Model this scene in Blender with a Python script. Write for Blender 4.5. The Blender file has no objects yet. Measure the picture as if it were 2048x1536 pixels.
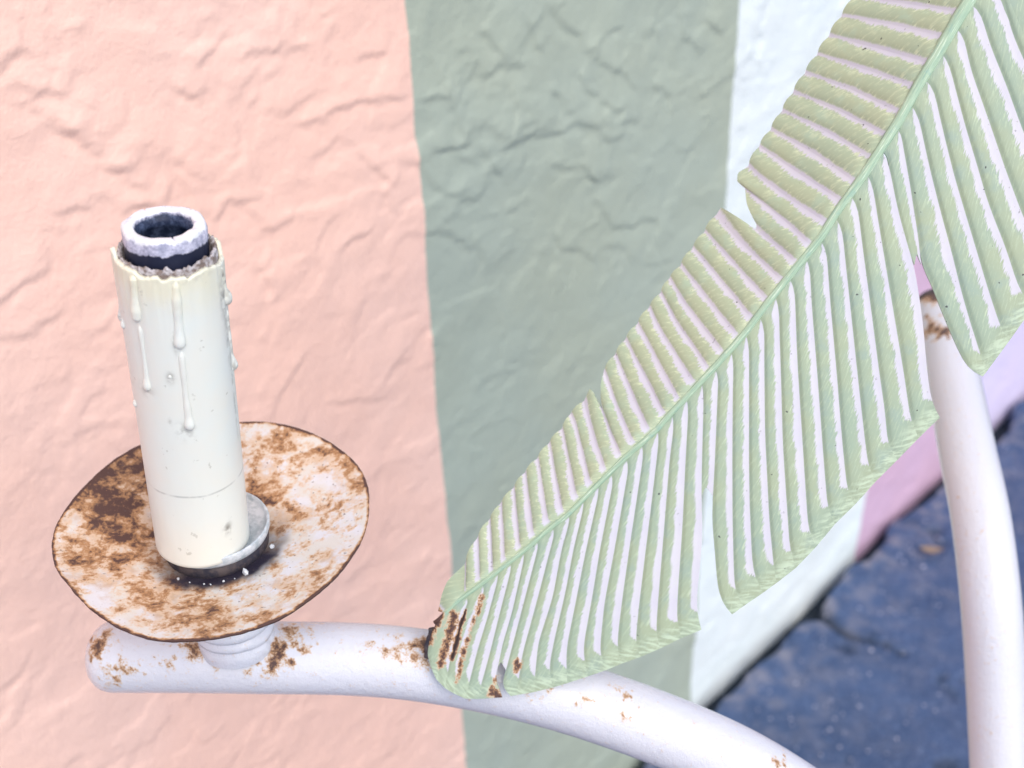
import bpy, math, random
import numpy as np
from mathutils import Vector, Matrix
R = math.radians
scene = bpy.context.scene
COL = scene.collection

# ------------------------------------------------------------------ camera
CAMZ = 1.007
cam_d = bpy.data.cameras.new('camera')
cam = bpy.data.objects.new('camera', cam_d)
COL.objects.link(cam)
cx = Vector((0.999246673, -0.0217886436, -0.0321145069))
cy = Vector((0.0388083309, 0.561019479, 0.826892410))
cz = Vector((0.0, -0.8275158, 0.561442429))
m = Matrix((cx, cy, cz)).transposed().to_4x4()
m.translation = (0, 0, CAMZ)
cam.matrix_world = m
cam_d.sensor_width = 36.0
cam_d.lens = 36.0 * 2500 / 2048
cam_d.clip_start = 0.01
cam_d.clip_end = 200
cam_d.dof.use_dof = True
cam_d.dof.focus_distance = 0.380
cam_d.dof.aperture_fstop = 13.0
scene.camera = cam

# ------------------------------------------------------------------ light
SUN_EL, SUN_AZ = R(48), R(150)     # azimuth measured from +Y clockwise
world = bpy.data.worlds.new('World')
scene.world = world
world.use_nodes = True
wn = world.node_tree
bg = wn.nodes['Background']
sky = wn.nodes.new('ShaderNodeTexSky')
sky.sky_type = 'NISHITA'
sky.sun_disc = False
sky.sun_elevation = SUN_EL
sky.sun_rotation = SUN_AZ
sky.air_density = 1.0
sky.dust_density = 2.0
wn.links.new(sky.outputs[0], bg.inputs[0])
bg.inputs[1].default_value = 0.15
sl = bpy.data.lights.new('sun', 'SUN')
sl.energy = 1.5
sl.angle = R(45)
sl.color = (1.0, 0.92, 0.82)
so = bpy.data.objects.new('sun', sl)
COL.objects.link(so)
sdir = Vector((math.sin(SUN_AZ) * math.cos(SUN_EL), math.cos(SUN_AZ) * math.cos(SUN_EL), math.sin(SUN_EL)))
so.rotation_euler = sdir.to_track_quat('Z', 'Y').to_euler()
so.location = (0, -2, 4)

scene.view_settings.view_transform = 'Standard'
scene.view_settings.look = 'None'
scene.view_settings.exposure = 0.38
scene.view_settings.gamma = 1.0

# ------------------------------------------------------------------ data measured for the leaf (mm), pan (mm), rust spots (m)
MID=[(0.0,0.0,0.0),(2.5,-0.5,-0.0),(10.1,-1.0,0.0),(17.7,-2.7,0.0),(26.2,-4.5,0.0),(37.7,-6.7,0.0),(50.1,-8.5,-0.0),(56.8,-9.9,0.0),(70.5,-10.9,-0.0),(83.8,-12.0,-0.0),(96.4,-13.7,-0.0),(102.4,-13.7,-0.0),(116.1,-14.3,-0.0),(128.1,-14.7,-0.0),(139.3,-14.8,0.0),(149.5,-14.1,-0.0),(165.2,-13.5,-0.0),(176.2,-13.2,0.0),(186.6,-11.7,0.0),(198.3,-10.7,-0.0),(210.4,-9.1,-0.0),(220.7,-7.5,-0.0),(231.3,-5.2,-0.0),(241.6,-3.4,-0.0),(251.6,-1.5,0.0),(259.9,0.0,-0.0)]
LG=[[(14.7,-0.8,-0.0),(20.7,4.8,-5.1)],
[(20.9,-1.8,-0.0),(29.6,7.2,-8.0)],
[(25.8,-3.5,-0.0),(36.6,8.0,-10.4)],
[(31.5,-3.9,-0.0),(43.1,8.6,-11.3)],
[(37.9,-5.0,0.0),(49.8,8.7,-12.3)],
[(44.3,-5.4,-0.0),(56.2,9.1,-13.1)],
[(50.7,-6.3,-0.0),(62.5,9.0,-13.7)],
[(56.5,-7.6,0.0),(68.8,9.3,-15.2)],
[(63.1,-8.1,0.0),(75.4,9.1,-15.5)],
[(69.4,-8.7,-0.0),(79.6,6.6,-13.7),(81.0,10.1,-16.9)],
[(76.1,-9.1,-0.0),(83.0,3.0,-11.0),(87.3,9.5,-16.8)],
[(82.9,-10.0,-0.0),(88.2,1.3,-10.1),(89.5,3.3,-12.0)],
[(88.7,-10.4,-0.0),(93.7,0.8,-10.0),(99.4,11.0,-19.3)],
[(95.2,-11.2,-0.0),(99.4,-1.6,-8.7),(105.8,11.5,-20.5)],
[(102.3,-12.1,0.0),(112.0,12.2,-21.8)],
[(109.0,-12.2,-0.0),(118.6,12.5,-22.2)],
[(116.1,-12.7,0.0),(122.2,6.7,-17.4),(125.4,13.1,-23.3)],
[(122.6,-13.2,-0.0),(127.5,3.6,-15.1),(131.6,13.3,-23.9)],
[(129.6,-13.0,-0.0),(134.1,5.8,-16.9),(137.3,14.2,-24.5)],
[(136.6,-13.0,0.0),(142.9,14.1,-24.4)],
[(143.6,-13.2,0.0),(146.4,-2.1,-10.0),(150.1,14.9,-25.3)],
[(151.2,-13.1,-0.0),(154.5,3.1,-14.6),(156.8,15.3,-25.6)],
[(158.9,-12.6,-0.0),(160.9,3.9,-14.9),(163.3,16.1,-25.9)],
[(166.0,-12.0,0.0),(167.3,3.5,-14.0)],
[(173.1,-11.4,-0.0),(174.8,-0.8,-9.6),(176.3,14.6,-23.4)],
[(181.6,-11.1,-0.0),(181.3,2.5,-12.3),(182.0,14.4,-23.0),(183.0,18.5,-26.7)],
[(189.6,-10.7,0.0),(189.8,4.2,-13.5),(190.3,19.9,-27.6)],
[(196.8,-9.9,0.0),(197.7,5.7,-14.0),(196.8,20.6,-27.5)],
[(205.4,-8.8,0.0),(205.5,7.1,-14.3),(203.8,21.7,-27.5)],
[(213.6,-7.9,-0.0),(213.2,7.6,-14.0),(210.8,22.9,-27.7)],
[(221.6,-6.5,0.0),(220.8,9.0,-13.9),(218.1,24.1,-27.5)],
[(230.4,-4.8,-0.0),(228.3,9.5,-12.9),(225.0,25.0,-26.9)],
[(238.7,-3.5,0.0),(235.8,10.9,-12.9),(232.1,26.0,-26.6)],
[(247.5,-1.5,0.0),(243.9,12.8,-12.9),(239.2,27.1,-25.8)],
[(256.0,-0.2,0.0),(251.6,13.5,-12.4),(246.3,28.0,-25.4)],
[(264.4,1.4,-0.0),(253.2,28.5,-24.4)],
[(272.7,3.0,0.0),(260.1,28.5,-23.0)]]
RG=[[(6.8,-2.9,-0.0),(-2.4,-7.3,-0.0),(-9.9,-10.4,-0.0),(-14.3,-12.6,-0.0)],
[(13.6,-3.7,-0.0),(5.2,-6.4,-0.0),(-2.4,-9.9,-0.0),(-9.2,-13.7,-0.0),(-14.7,-16.8,-0.0)],
[(20.5,-4.9,-0.0),(13.0,-8.3,-0.0),(4.5,-11.3,0.0),(-2.9,-14.4,-0.0),(-11.3,-18.3,-0.0),(-14.2,-20.1,-0.0)],
[(26.5,-5.9,-0.0),(12.9,-12.3,-0.0),(2.4,-16.8,-0.0),(-10.4,-22.9,0.0),(-13.0,-24.1,-0.0)],
[(31.8,-7.1,-0.0),(17.2,-14.2,-0.0),(3.0,-21.1,-0.0),(-7.9,-26.2,-0.0),(-10.2,-27.5,-0.0)],
[(37.4,-8.0,-0.0),(19.8,-17.2,-0.0),(9.8,-21.6,-0.0),(2.5,-25.6,-0.0),(-0.9,-27.2,0.0),(-4.4,-33.2,-0.0)],
[(43.9,-8.8,-0.0),(24.7,-18.1,-0.0),(12.4,-24.0,-0.0),(3.6,-28.2,-0.0),(-1.2,-30.2,-0.0),(-2.4,-33.7,-0.0),(-2.1,-35.1,0.0)],
[(50.9,-10.0,-0.0),(44.1,-13.1,-0.0),(29.5,-20.3,-0.0),(11.5,-28.7,-0.0),(1.3,-35.1,-0.0),(-0.2,-36.6,-0.0)],
[(57.7,-10.9,-0.0),(46.6,-16.0,0.0),(32.8,-24.0,-0.0),(17.7,-30.2,-0.0),(5.8,-38.5,-0.0),(4.2,-40.1,-0.0)],
[(63.8,-11.5,0.0),(49.2,-18.9,-0.0),(36.5,-26.2,-0.0),(22.0,-33.6,-0.0),(13.9,-38.2,-0.0),(10.2,-42.4,-0.0),(9.5,-43.7,0.0)],
[(70.4,-12.3,-0.0),(51.9,-22.0,-0.0),(36.8,-30.5,-0.0),(22.8,-38.3,-0.0),(15.7,-44.3,-0.0),(13.8,-46.3,-0.0)],
[(76.9,-13.0,-0.0),(54.9,-25.5,-0.0),(40.7,-34.1,-0.0),(26.4,-42.4,-0.0),(21.2,-48.0,-0.0),(20.0,-49.9,0.0)],
[(83.6,-13.8,-0.0),(58.0,-29.0,0.0),(42.3,-38.1,-0.0),(28.7,-47.5,-0.0),(26.2,-51.1,-0.0),(25.4,-52.9,0.0)],
[(90.1,-14.5,-0.0),(77.0,-22.7,0.0),(61.9,-32.2,0.0),(48.1,-41.1,0.0),(37.2,-48.3,-0.0),(32.0,-52.5,-0.0),(30.3,-55.2,-0.0)],
[(97.1,-15.0,-0.0),(78.8,-27.3,-0.0),(62.7,-38.1,-0.0),(49.4,-46.9,-0.0),(38.3,-54.6,0.0),(36.7,-57.3,-0.0),(36.5,-58.6,0.0)],
[(104.0,-15.5,-0.0),(92.2,-23.3,0.0),(75.5,-35.5,-0.0),(54.8,-50.4,-0.0),(46.7,-56.5,-0.0),(43.2,-60.1,-0.0),(42.8,-61.5,0.0)],
[(110.7,-15.6,0.0),(95.6,-27.1,0.0),(79.3,-39.9,-0.0),(59.0,-55.1,0.0),(52.5,-60.5,0.0),(50.8,-63.7,-0.0),(50.2,-64.5,-0.0)],
[(117.5,-16.1,-0.0),(99.0,-31.2,-0.0),(90.0,-38.7,0.0),(81.0,-46.9,-0.0),(72.0,-53.6,-0.0),(63.9,-59.2,0.0),(60.2,-62.2,0.0),(56.5,-67.5,-0.0)],
[(124.2,-16.4,-0.0),(117.6,-21.7,-0.0),(101.7,-34.3,0.0),(92.4,-41.5,-0.0),(85.6,-47.1,-0.0),(81.0,-51.9,-0.0),(71.9,-61.0,-0.0),(68.5,-64.9,-0.0),(67.1,-68.4,-0.0),(66.9,-71.6,0.0)],
[(131.2,-16.8,0.0),(123.1,-23.4,0.0),(105.4,-38.5,-0.0),(90.9,-51.0,-0.0),(79.1,-61.7,-0.0),(72.3,-68.2,-0.0),(71.8,-71.1,-0.0),(71.5,-72.6,-0.0)],
[(139.0,-16.4,-0.0),(128.8,-25.2,-0.0),(108.8,-42.5,-0.0),(98.2,-51.9,-0.0),(83.1,-66.2,0.0),(79.4,-72.0,-0.0),(79.0,-74.4,-0.0)],
[(146.1,-16.7,-0.0),(136.7,-24.8,-0.0),(118.6,-40.7,-0.0),(97.9,-60.6,0.0),(86.5,-72.6,-0.0),(84.1,-75.5,-0.0)],
[(153.5,-16.3,-0.0),(147.1,-22.0,-0.0),(136.1,-32.2,0.0),(119.8,-47.2,0.0),(101.8,-65.0,-0.0),(94.8,-71.9,-0.0),(92.0,-76.9,-0.0)],
[(161.4,-15.8,-0.0),(143.6,-32.5,-0.0),(139.6,-36.4,-0.0),(121.6,-54.0,-0.0),(103.6,-72.0,-0.0),(101.3,-77.2,-0.0)],
[(169.1,-15.5,-0.0),(160.5,-23.6,-0.0),(143.5,-41.0,-0.0),(127.9,-56.6,0.0),(112.4,-72.5,-0.0),(110.9,-76.8,0.0)],
[(176.6,-15.6,-0.0),(164.2,-28.1,-0.0),(147.4,-45.6,-0.0),(133.2,-60.3,-0.0),(120.8,-73.3,-0.0),(119.7,-77.4,-0.0)],
[(184.9,-14.6,-0.0),(178.7,-21.3,-0.0),(166.0,-34.9,0.0),(151.6,-50.5,0.0),(141.0,-62.2,-0.0),(130.7,-73.6,0.0),(129.7,-77.4,-0.0)],
[(192.9,-14.0,-0.0),(182.4,-25.7,0.0),(168.0,-42.1,-0.0),(156.0,-55.7,0.0),(147.9,-65.3,-0.0),(140.3,-73.0,-0.0),(139.3,-77.9,0.0)],
[(201.0,-12.8,-0.0),(191.9,-23.7,-0.0),(182.0,-35.7,-0.0),(172.4,-47.4,-0.0),(160.9,-61.5,-0.0),(151.0,-73.1,0.0),(148.9,-78.3,0.0)],
[(209.7,-11.3,-0.0),(199.0,-25.2,0.0),(191.4,-36.6,-0.0),(189.0,-41.0,-0.0),(186.9,-43.3,-0.0),(182.1,-49.3,-0.0),(176.0,-56.2,-0.0),(168.4,-64.1,0.0),(161.1,-72.2,-0.0),(159.4,-74.6,0.0),(158.0,-78.9,0.0)],
[(217.5,-10.1,0.0),(207.1,-23.1,0.0),(196.7,-35.6,0.0),(190.5,-42.5,-0.0),(187.9,-48.9,0.0),(184.0,-56.2,0.0),(180.2,-63.7,0.0),(176.0,-73.0,-0.0),(174.9,-76.4,-0.0),(176.3,-80.3,-0.0)],
[(225.9,-9.0,0.0),(222.7,-13.6,-0.0),(215.3,-23.5,-0.0),(206.3,-36.5,0.0),(199.7,-46.4,-0.0),(192.4,-56.8,-0.0),(186.4,-66.2,-0.0),(181.4,-74.6,0.0),(177.9,-80.2,-0.0)],
[(234.9,-7.5,-0.0),(226.8,-18.7,-0.0),(217.9,-31.5,0.0),(211.1,-42.2,-0.0),(204.7,-52.4,-0.0),(197.8,-63.2,-0.0),(190.4,-75.7,-0.0),(189.7,-79.0,-0.0)],
[(243.5,-5.9,-0.0),(238.8,-12.9,-0.0),(231.3,-24.0,-0.0),(224.5,-34.7,-0.0),(217.8,-45.4,0.0),(210.5,-59.4,-0.0),(203.5,-70.9,-0.0),(202.3,-77.5,0.0)],
[(252.5,-4.1,0.0),(245.2,-13.9,-0.0),(236.1,-30.0,-0.0),(228.9,-42.5,-0.0),(221.1,-56.9,-0.0),(215.0,-72.0,-0.0),(214.8,-76.2,0.0)],
[(260.6,-3.6,-0.0),(254.2,-13.7,0.0),(248.6,-24.9,-0.0),(240.3,-39.8,-0.0),(231.5,-58.1,0.0),(227.2,-72.1,0.0),(227.5,-74.9,-0.0)],
[(268.7,-2.3,-0.0),(266.7,-7.5,-0.0),(260.2,-18.1,-0.0),(256.2,-26.9,-0.0),(247.3,-46.0,-0.0),(240.5,-64.1,0.0),(239.4,-71.2,-0.0)],
[(276.8,-0.9,-0.0),(268.5,-16.9,-0.0),(259.7,-34.8,-0.0),(250.3,-59.2,0.0),(249.7,-66.8,-0.0)]]
LEND={10:[(92.0,10.0,-17.2)],11:[(94.9,7.6,-15.8)],22:[(166.5,15.8,-25.6)],23:[(168.5,3.7,-14.1),(171.9,9.2,-19.1)],24:[(176.6,17.2,-25.8),(178.9,18.8,-27.2)]}
RIM=[(-179, 51.3), (-168, 50.7), (-154, 49.8), (-145, 48.8), (-133, 49.0), (-121, 50.0), (-110, 51.6), (-101, 52.9), (-93, 53.5), (-85, 53.7), (-72, 53.9), (-60, 54.0), (-51, 52.9), (-39, 52.0), (-25, 51.2), (-12, 51.1), (6, 51.1), (20, 52.0), (31, 52.4), (44, 52.7), (58, 53.7), (70, 54.6), (81, 55.1), (90, 54.9), (126, 55.2), (137, 54.1), (152, 52.1), (167, 51.3)]
PANB=[(-38,20,11,1.00),(-35,37,7,0.90),(-31,4,8,0.80),(-47,30,6,0.80),(10,21,5,0.90),(27,6,4,0.70),(42,26,4,0.70),(31,35,3,0.60),(-38,-13,5,0.70),(-28,-13,4,0.70),(7,-41,6,0.90),(-9,-38,6,0.60),(-17,-29,5,0.55),(38,-16,3,0.60),(-6,-28,7,0.35),(15,45,7,0.45),(25,50,3,0.60),(16,17,7,0.50),(-42,-5,3,0.50),(17,-35,4,0.50),(29,-28,3,0.40),(-22,4,7,0.60),(28,1,3,0.50),(47,12,2,0.50),(-46,43,7,0.60),(29,20,7,-0.90),(35,-7,11,-0.90),(2,52,4,-0.80),(-24,-33,7,-0.70),(14,-37,5,-0.60),(-48,5,5,-0.50),(44,-0,7,-0.70),(27,-21,7,-0.50),(22,-32,5,-0.50),(17,32,4,-0.20),(-47,10,4,-0.40),(-13,-42,7,-0.60)]
ARMB=[(-0.1436,0.3035,0.7010,0.0027,1.0),(-0.1445,0.3021,0.6989,0.0017,0.9),(-0.1400,0.3058,0.7044,0.0024,0.5),(-0.1422,0.2988,0.6939,0.0017,0.5),(-0.1390,0.2963,0.6903,0.0020,0.5),(-0.1354,0.2991,0.6944,0.0022,0.7),(-0.1326,0.2984,0.6933,0.0015,0.7),(-0.1373,0.2968,0.6910,0.0014,0.6),(-0.1193,0.2992,0.6946,0.0017,0.6),(-0.1107,0.3019,0.6985,0.0034,0.8),(-0.1123,0.3031,0.7004,0.0017,0.8),(-0.1082,0.3009,0.6970,0.0017,0.5),(-0.1041,0.2989,0.6941,0.0014,0.5),(-0.0906,0.2991,0.6944,0.0014,0.6),(-0.0847,0.2985,0.6935,0.0022,1.0),(-0.0856,0.2971,0.6914,0.0017,0.6),(-0.0819,0.3022,0.6990,0.0027,1.0),(-0.0816,0.3008,0.6969,0.0020,0.9),(-0.0791,0.3055,0.7038,0.0027,0.8),(-0.0767,0.3030,0.7002,0.0017,0.7),(-0.0735,0.3014,0.6977,0.0015,0.7),(-0.0783,0.3048,0.7028,0.0017,0.6),(-0.0749,0.3058,0.7044,0.0037,0.4),(-0.0848,0.2967,0.6910,0.0015,0.4),(-0.0932,0.2972,0.6917,0.0012,0.4),(-0.0514,0.3015,0.6980,0.0020,0.5),(-0.0473,0.3005,0.6965,0.0017,0.3),(-0.0414,0.3004,0.6963,0.0027,0.6),(-0.0362,0.3012,0.6975,0.0027,0.7),(-0.0328,0.3016,0.6981,0.0024,1.0),(-0.0326,0.3002,0.6960,0.0017,1.0),(-0.0355,0.2988,0.6940,0.0027,0.6),(-0.0323,0.2973,0.6918,0.0020,0.6),(-0.0412,0.3027,0.6998,0.0020,0.4),(0.0206,0.2900,0.6810,0.0015,0.5),(0.0325,0.2913,0.6830,0.0017,0.6),(0.0345,0.2902,0.6812,0.0014,0.7),(0.0359,0.2858,0.6748,0.0017,0.5),(0.0020,0.2909,0.6823,0.0014,0.3),(0.0088,0.2914,0.6831,0.0012,0.3),(0.0848,0.2767,0.6614,0.0014,0.6),(0.0856,0.2757,0.6600,0.0010,0.6)]
STEMB=[(0.2115,0.5317,0.6722,0.0024,1.0),(0.2139,0.5307,0.6706,0.0024,1.0),(0.2179,0.5299,0.6695,0.0026,1.2),(0.2197,0.5301,0.6698,0.0024,1.2),(0.2158,0.5291,0.6683,0.0024,0.8),(0.2109,0.5303,0.6701,0.0021,0.9),(0.2084,0.5301,0.6698,0.0021,0.6),(0.2106,0.5332,0.6743,0.0016,0.6)]
LEAFR=[([(6.5,-3.3),(-3.1,-7.8),(-10.0,-10.7)],1.2,1.0),([(10.1,-5.3),(5.4,-7.1),(-1.0,-10.2),(-5.0,-12.0)],0.7,1.5),([(16.8,-6.3),(12.3,-8.5),(7.9,-10.0),(3.8,-11.7),(-2.1,-14.0),(-9.9,-18.1)],0.9,0.8),([(8.0,-29.5),(7.5,-29.9)],1.0,1.3),([(-5.0,-29.5),(-4.8,-32.6)],1.2,1.2),([(3.3,0.8),(-1.4,-0.5),(-6.3,-2.8)],1.2,1.1),([(6.7,-30.4),(5.2,-31.2)],0.9,0.5),([(-3.9,-28.6),(-0.6,-27.3)],0.7,0.6)]
STROKES=[[(0.459,0.754),(0.466,0.736),(0.473,0.718)],[(0.510,0.735),(0.511,0.724),(0.511,0.713)],[(0.471,0.768),(0.481,0.763),(0.479,0.757),(0.490,0.751),(0.514,0.751)],[(0.493,0.769),(0.505,0.757)],[(0.530,0.770),(0.533,0.762),(0.537,0.754)],[(0.548,0.719),(0.564,0.707)],[(0.576,0.723),(0.593,0.700),(0.609,0.695)],[(0.502,0.705),(0.530,0.699),(0.542,0.700),(0.572,0.696),(0.582,0.686)],[(0.593,0.680),(0.610,0.676)],[(0.611,0.685),(0.628,0.677)],[(0.674,0.734),(0.681,0.719),(0.698,0.705)],[(0.707,0.727),(0.720,0.716)],[(0.655,0.692),(0.671,0.682),(0.674,0.672)],[(0.434,0.714),(0.444,0.698),(0.466,0.685)],[(0.466,0.704),(0.473,0.699)],[(0.487,0.701),(0.499,0.689)],[(0.553,0.675),(0.564,0.666)],[(0.576,0.665),(0.590,0.654)],[(0.588,0.626),(0.618,0.604)],[(0.626,0.604),(0.656,0.593),(0.662,0.570)],[(0.445,0.665),(0.467,0.641)],[(0.473,0.646),(0.478,0.627)],[(0.554,0.623),(0.588,0.590)],[(0.464,0.678),(0.478,0.673)],[(0.553,0.770),(0.587,0.738),(0.627,0.703)],[(0.437,0.749),(0.457,0.747)],[(0.454,0.714),(0.473,0.710)],[(0.221,0.823),(0.231,0.815)],[(0.212,0.834),(0.223,0.836)],[(0.231,0.803),(0.235,0.798)],[(0.234,0.797),(0.241,0.784)],[(0.246,0.779),(0.251,0.771),(0.259,0.771)],[(0.254,0.770),(0.263,0.763)],[(0.291,0.801),(0.296,0.796),(0.303,0.797)],[(0.329,0.806),(0.343,0.806)],[(0.286,0.751),(0.289,0.740),(0.299,0.733),(0.309,0.736),(0.324,0.736)],[(0.260,0.752),(0.269,0.747),(0.276,0.754)],[(0.380,0.759),(0.397,0.762),(0.422,0.759)],[(0.321,0.728),(0.326,0.716),(0.333,0.715)],[(0.361,0.761),(0.372,0.755)],[(0.398,0.787),(0.418,0.788)],[(0.220,0.765),(0.233,0.761)],[(0.375,0.687),(0.392,0.692)],[(0.411,0.705),(0.417,0.694)],[(0.283,0.765),(0.290,0.759)],[(0.320,0.694),(0.325,0.683)],[(0.402,0.721),(0.412,0.714)],[(0.184,0.737),(0.206,0.745)]]

rng = np.random.default_rng(7)
random.seed(7)

# ------------------------------------------------------------------ numeric helpers
def sstep(a, b, x):
    t = np.clip((np.asarray(x, float) - a) / (b - a), 0, 1)
    return t * t * (3 - 2 * t)

def vnoise(x, y, seed=0):
    x = np.asarray(x, float); y = np.asarray(y, float)
    xi = np.floor(x).astype(np.int64); yi = np.floor(y).astype(np.int64)
    fx = x - xi; fy = y - yi
    fx = fx * fx * (3 - 2 * fx); fy = fy * fy * (3 - 2 * fy)
    def h(a, b):
        n = (a * 374761393 + b * 668265263 + seed * 1442695041) & 0x7fffffff
        n = ((n ^ (n >> 13)) * 1274126177) & 0x7fffffff
        return ((n ^ (n >> 16)) & 0xffff) / 65535.0
    return (h(xi, yi) * (1 - fx) * (1 - fy) + h(xi + 1, yi) * fx * (1 - fy)
            + h(xi, yi + 1) * (1 - fx) * fy + h(xi + 1, yi + 1) * fx * fy)

def fbm(x, y, seed=0, n=4):
    v = 0; a = 0.5
    for i in range(n):
        v = v + a * (vnoise(x * 2 ** i, y * 2 ** i, seed + i * 17) - 0.5); a *= 0.5
    return v

def resample(P, n):
    P = np.asarray(P, float)
    d = np.r_[0, np.cumsum(np.linalg.norm(np.diff(P, axis=0), axis=1))]
    t = np.linspace(0, d[-1], n)
    return np.stack([np.interp(t, d, P[:, k]) for k in range(P.shape[1])], 1)

def catmull(P, n):
    P = np.asarray(P, float)
    Q = np.vstack([2 * P[0] - P[1], P, 2 * P[-1] - P[-2]])
    out = []
    for i in range(len(P) - 1):
        p0, p1, p2, p3 = Q[i:i + 4]
        for t in np.linspace(0, 1, 16, endpoint=False):
            out.append(0.5 * (2 * p1 + (p2 - p0) * t + (2 * p0 - 5 * p1 + 4 * p2 - p3) * t * t + (3 * p1 - p0 - 3 * p2 + p3) * t ** 3))
    out.append(P[-1])
    return resample(np.array(out), n)

# ------------------------------------------------------------------ object helpers
def mesh_obj(name, V, F, mat, parent=None, smooth=True, attrs=None, uvs=None):
    me = bpy.data.meshes.new(name)
    V = np.asarray(V, float)
    me.from_pydata(V.tolist(), [], [list(map(int, f)) for f in F])
    if mat: me.materials.append(mat)
    if smooth: me.polygons.foreach_set('use_smooth', [True] * len(me.polygons))
    if attrs:
        for k, a in attrs.items():
            at = me.attributes.new(k, 'FLOAT', 'POINT')
            at.data.foreach_set('value', np.asarray(a, np.float32))
    if uvs:
        li = np.empty(len(me.loops), np.int32); me.loops.foreach_get('vertex_index', li)
        for k, a in uvs.items():
            u = me.uv_layers.new(name=k)
            u.data.foreach_set('uv', np.asarray(a, np.float32)[li].ravel())
    me.update()
    o = bpy.data.objects.new(name, me)
    COL.objects.link(o)
    if parent: o.parent = parent
    return o

def grid_mesh(name, V, nu, nv, mat, parent=None, attrs=None, wrap=False, uvs=None):
    """V: (nu*nv) vertices, index i*nv+j; wrap closes the i direction"""
    I = np.arange(nu if wrap else nu - 1); J = np.arange(nv - 1)
    i, j = np.meshgrid(I, J, indexing='ij')
    i2 = (i + 1) % nu
    F = np.stack([i * nv + j, i2 * nv + j, i2 * nv + j + 1, i * nv + j + 1], -1).reshape(-1, 4)
    me = bpy.data.meshes.new(name)
    V = np.asarray(V, np.float32)
    me.vertices.add(len(V)); me.vertices.foreach_set('co', V.ravel())
    me.loops.add(F.size); me.loops.foreach_set('vertex_index', F.ravel().astype(np.int32))
    me.polygons.add(len(F))
    me.polygons.foreach_set('loop_start', (np.arange(len(F)) * 4).astype(np.int32))
    me.polygons.foreach_set('use_smooth', np.ones(len(F), bool))
    me.update(calc_edges=True)
    if mat: me.materials.append(mat)
    if attrs:
        for k, a in attrs.items():
            at = me.attributes.new(k, 'FLOAT', 'POINT')
            at.data.foreach_set('value', np.asarray(a, np.float32))
    o = bpy.data.objects.new(name, me)
    COL.objects.link(o)
    if parent: o.parent = parent
    return o

def tag(o, label=None, cat=None, group=None, kind=None):
    if label: o['label'] = label
    if cat: o['category'] = cat
    if group: o['group'] = group
    if kind: o['kind'] = kind
    return o

def empty(name, loc):
    o = bpy.data.objects.new(name, None); COL.objects.link(o)
    o.location = loc; o.empty_display_size = 0.05
    return o

def lathe(name, prof, mat, parent=None, n=96, attrs=None, rfun=None):
    """profile list of (r, z) revolved round z; rfun(theta, k) -> (dr, dz)"""
    V = []
    for i in range(n):
        th = 2 * math.pi * i / n
        for k, (r, z) in enumerate(prof):
            dr, dz = rfun(th, k) if rfun else (0, 0)
            V.append(((r + dr) * math.cos(th), (r + dr) * math.sin(th), z + dz))
    return grid_mesh(name, V, n, len(prof), mat, parent, wrap=True)

def tube_verts(P, rad, nseg):
    P = np.asarray(P, float); n = len(P)
    T = np.gradient(P, axis=0); T /= np.linalg.norm(T, axis=1)[:, None]
    up = np.array([0, 0, 1.0])
    if abs(T[0].dot(up)) > 0.9: up = np.array([0, 1.0, 0])
    N = up - up.dot(T[0]) * T[0]; N /= np.linalg.norm(N)
    V = np.zeros((nseg, n, 3)); th = np.linspace(0, 2 * math.pi, nseg, endpoint=False)
    for k in range(n):
        N = N - N.dot(T[k]) * T[k]; N /= np.linalg.norm(N)
        B = np.cross(T[k], N)
        V[:, k] = P[k] + rad[k] * (np.cos(th)[:, None] * N + np.sin(th)[:, None] * B)
    return V.reshape(-1, 3)

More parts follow.
